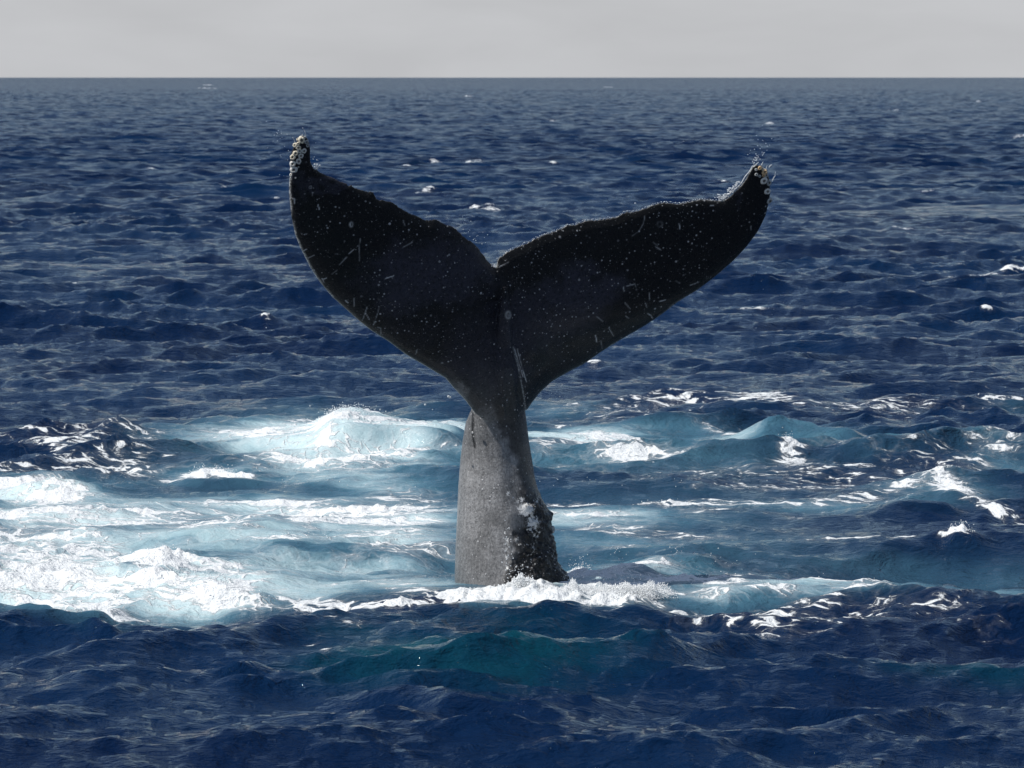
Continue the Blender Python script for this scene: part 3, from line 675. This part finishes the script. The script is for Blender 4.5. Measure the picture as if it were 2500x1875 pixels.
OCTF = [(0, 2, 4), (2, 1, 4), (1, 3, 4), (3, 0, 4), (2, 0, 5), (1, 2, 5), (3, 1, 5), (0, 3, 5)]
def balls(name, P, rad, mat, label, squash=None, bv=ICOV, bf=ICOF):
    P = np.asarray(P, float); rad = np.asarray(rad, float); n = len(P)
    V = P[:, None, :] + bv[None] * rad[:, None, None] * (1 if squash is None else squash)
    F = (np.array(bf)[None] + (np.arange(n) * len(bv))[:, None, None]).reshape(-1, 3)
    o = mesh_obj(name, V.reshape(-1, 3), F.tolist(), mat)
    return tag(o, label, None, None, 'stuff')

# splash wall: heights of the white water in front of the stock (photograph pixels)
top = np.array([(1110, 1440), (1170, 1437), (1200, 1434), (1230, 1428), (1248, 1420), (1256, 1410), (1262, 1412), (1268, 1401), (1274, 1400), (1280, 1410), (1290, 1411), (1300, 1413), (1310, 1425), (1330, 1429), (1350, 1432), (1372, 1436),
                (1385, 1428), (1396, 1413), (1403, 1416), (1412, 1430), (1450, 1429), (1480, 1424), (1500, 1430), (1530, 1422), (1545, 1430), (1570, 1428), (1590, 1418), (1605, 1426), (1625, 1420), (1640, 1434), (1660, 1448)], float)
P, Rr = [], []
for i in range(52000):
    rr_ = rng.random(); u = rng.uniform(1120, 1600) if rr_ < .25 else rng.normal(1285, 42) if rr_ < .7 else rng.normal(1400, 22) if rr_ < .8 else rng.normal(1545, 40)
    if not 1115 < u < 1655: continue
    v0 = np.interp(u, top[:, 0], top[:, 1]) + rng.normal(0, 1.6) + 3.5 * math.sin(u * .9) * math.sin(u * .37 + 1)
    v = v0 + (1462 - v0) * rng.random() ** 0.8
    D = 34.72 - 0.25 * rng.random() - 0.1 * (v - v0) / 60
    D = 34.86 - 0.35 * rng.random() if u < 1390 else D + rng.uniform(0, .3)
    P.append(at(u, v, D)); Rr.append(abs(rng.normal(.0, .0024)) + .0019)
balls('splash', P, Rr, M_froth, 'white splash boiling up against the foot of the tail', bv=OCTV, bf=OCTF)

P, Rr = [], []
def drops(u, v, su, sv, n, D=None, r=(.003, .008)):
    for _ in range(n):
        uu, vv = u + rng.normal(0, su), v + rng.normal(0, sv)
        dd = D if D is not None else float(fluke_depth(uu, vv)) if vv < 1000 else D0 - .6
        P.append(at(uu, vv, dd + rng.normal(0, .04))); Rr.append(rng.uniform(*r))
def chain(pts, n, r0, r1, D=None):
    pts = np.array(pts, float)
    for t in np.linspace(0, 1, n):
        i = t * (len(pts) - 1); a = int(min(i, len(pts) - 2)); f = i - a; c = pts[a] * (1 - f) + pts[a + 1] * f
        P.append(at(c[0], c[1], (D or float(fluke_depth(c[0], c[1]))))); Rr.append(r0 * (1 - t) + r1 * t)
zA = lambda x, y: (680 + x * .1206, 300 + y * .1206)
zB = lambda x, y: (1740 + x * .0965, 360 + y * .0965)
chain([zA(555, 285), zA(545, 220), zA(520, 140), zA(490, 100)], 26, .0035, .004)
chain([zA(480, 290), zA(484, 230)], 10, .012, .003); chain([zA(445, 300), zA(500, 262)], 8, .009, .008)
chain([zA(335, 395), zA(315, 340), zA(288, 296)], 14, .004, .004)
chain([zB(1010, 480), zB(1060, 470), zB(1130, 400)], 12, .007, .006); chain([zB(1060, 460), zB(1035, 395)], 8, .006, .005)
chain([zB(1245, 480), zB(1245, 430), zB(1275, 365)], 12, .010, .003); chain([zB(1355, 530), zB(1378, 460)], 8, .005, .003)
chain([zB(1510, 850), zB(1545, 765), zB(1580, 720), zB(1583, 620)], 18, .007, .003)
chain([zB(1430, 500), zB(1485, 440)], 8, .006, .006)
chain([zB(1100, 770), zB(1140, 790), zB(1150, 880), zB(1240, 935)], 16, .005, .005); chain([zB(1190, 960), zB(1180, 1080), zB(1240, 1150)], 12, .004, .004)
chain([zB(1010, 470), zB(940, 600), zB(820, 740), zB(720, 920), zB(560, 1080), zB(420, 1180), zB(270, 1320)], 130, .006, .009)
for i in range(90):
    t = rng.random(); e = np.array(zB(720, 900)) * (1 - t) + np.array(zB(280, 1310)) * t
    drops(e[0] - 3, e[1] - 3, 3, 3, 1, r=(.003, .010))
drops(*zB(1090, 330), 5, 6, 22); drops(*zB(1200, 200), 12, 12, 16, r=(.0025, .006)); drops(*zB(180, 1250), 4, 3, 22, r=(.005, .010)); drops(*zB(450, 1080), 4, 3, 16)
drops(*zA(780, 900), 5, 5, 40, r=(.003, .009)); drops(*zA(750, 780), 5, 8, 8); drops(685, 328, 8, 6, 10, r=(.002, .005)); drops(690, 400, 50, 50, 22, r=(.002, .004))
drops(1140, 560, 10, 18, 14, r=(.002, .005)); drops(1170, 590, 12, 12, 12, r=(.002, .005)); drops(1208, 651, 4, 2, 14, r=(.004, .008))
drops(1860, 350, 14, 22, 16, r=(.002, .005)); drops(1880, 740, 30, 60, 14, r=(.002, .005)); drops(1370, 945, 16, 14, 14, r=(.003, .006)); drops(1551, 496, .5, .5, 3, r=(.006, .008))
for (u, v, r) in [(1095, 968, .014), (1099, 970, .012), (1038, 988, .012), (757, 991, .008), (928, 1000, .009), (942, 1004, .006), (1056, 1000, .006), (650, 800, .006), (1350, 330 + 70, .004)]: P.append(at(u, v, D0 - .5)); Rr.append(r)
for l in (RT[2:31],):
    pts = resample(l, 170)
    for c in pts: P.append(at(c[0] + rng.normal(0, .8), c[1] + rng.normal(0, .8), float(fluke_depth(c[0], c[1])))); Rr.append(rng.uniform(.002, .006))
drops(1270, 1395, 18, 10, 40, D=D0 - .75, r=(.003, .008)); drops(1400, 1405, 20, 8, 26, D=D0 - .3, r=(.003, .008)); drops(1500, 1345, 8, 8, 16, D=36.5, r=(.003, .007)); drops(1700, 1370, 60, 18, 40, D=35.5, r=(.003, .008))
drops(1500, 1415, 60, 8, 40, D=D0 - .4, r=(.003, .007)); drops(1240, 1340, 6, 50, 46, D=D0 - .62, r=(.003, .008)); drops(1300, 1180, 300, 10, 30, D=39, r=(.003, .007))
balls('spray', P, Rr, M_drop, 'water drops flung off the fluke tips and edges')

# froth torn off the crests of the breaking waves
P, Rr = [], []
def crest(px, py, sp, sy, n, hgt, r=(.0025, .006)):
    x0 = at(px / .8848, py / .8848, 1.0); t = CAM_H / (CAM_H - x0[2]); wx, wy = x0[0] * t, t
    for _ in range(n):
        x = wx + rng.normal(0, sp / .8848 / FPX * wy); y = wy + rng.normal(0, sy)
        s = surf(x, y)
        if s[3] < 0.62: continue
        P.append((s[0] + rng.normal(0, .02), s[1] + rng.normal(0, .05), s[2] + abs(rng.normal(0, hgt)))); Rr.append(rng.uniform(*r))
crest(740, 968, 32, .6, 900, .035); crest(480, 1036, 45, .3, 900, .03); crest(1690, 1010, 26, .3, 260, .03); crest(330, 1245, 60, .35, 600, .03); crest(480, 1272, 80, .35, 500, .02)
crest(1500, 1215, 14, .2, 120, .03); crest(1265, 1228, 24, .2, 260, .05); crest(1345, 1240, 30, .2, 260, .03); crest(2095, 1176, 30, .2, 220, .02); crest(1560, 1240, 110, .3, 400, .02)
crest(640, 1190, 90, .3, 300, .02); crest(480, 1155, 60, .3, 300, .02); crest(1460, 1105, 120, .3, 250, .01); crest(2060, 1090, 60, .5, 300, .02); crest(1640, 890, 120, .8, 260, .03); crest(1460, 890, 60, .6, 160, .03)
balls('crest_froth', P, Rr, M_froth, 'white froth breaking off the tops of the small waves')

# the big clear bubble on the turquoise wave
def bubble():
    m = N('bubble film'); m.put(m.b.inputs['Base Color'], (0.9, 0.95, 0.97)); m.put(m.b.inputs['Roughness'], 0.03)
    m.put(m.b.inputs['Transmission Weight'], 1.0); m.put(m.b.inputs['IOR'], 1.15)
    tgt = at(1055, 1024, 46.5); s = surf(tgt[0], 47.2)
    V, F = [], []; K, J = 24, 8
    for j in range(J + 1):
        e = math.pi / 2 * j / J
        for k in range(K): V.append((math.cos(2 * math.pi * k / K) * math.cos(e), math.sin(2 * math.pi * k / K) * math.cos(e), math.sin(e)))
    for j in range(J):
        for k in range(K): F.append((j * K + k, j * K + (k + 1) % K, (j + 1) * K + (k + 1) % K, (j + 1) * K + k))
    o = mesh_obj('bubble', np.array(V) * (.048, .048, .052), F, m.m)
    o.location = (s[0], s[1], s[2] - 0.004)
    tag(o, 'large clear bubble floating on the crest of the turquoise wave', 'bubble')
bubble()
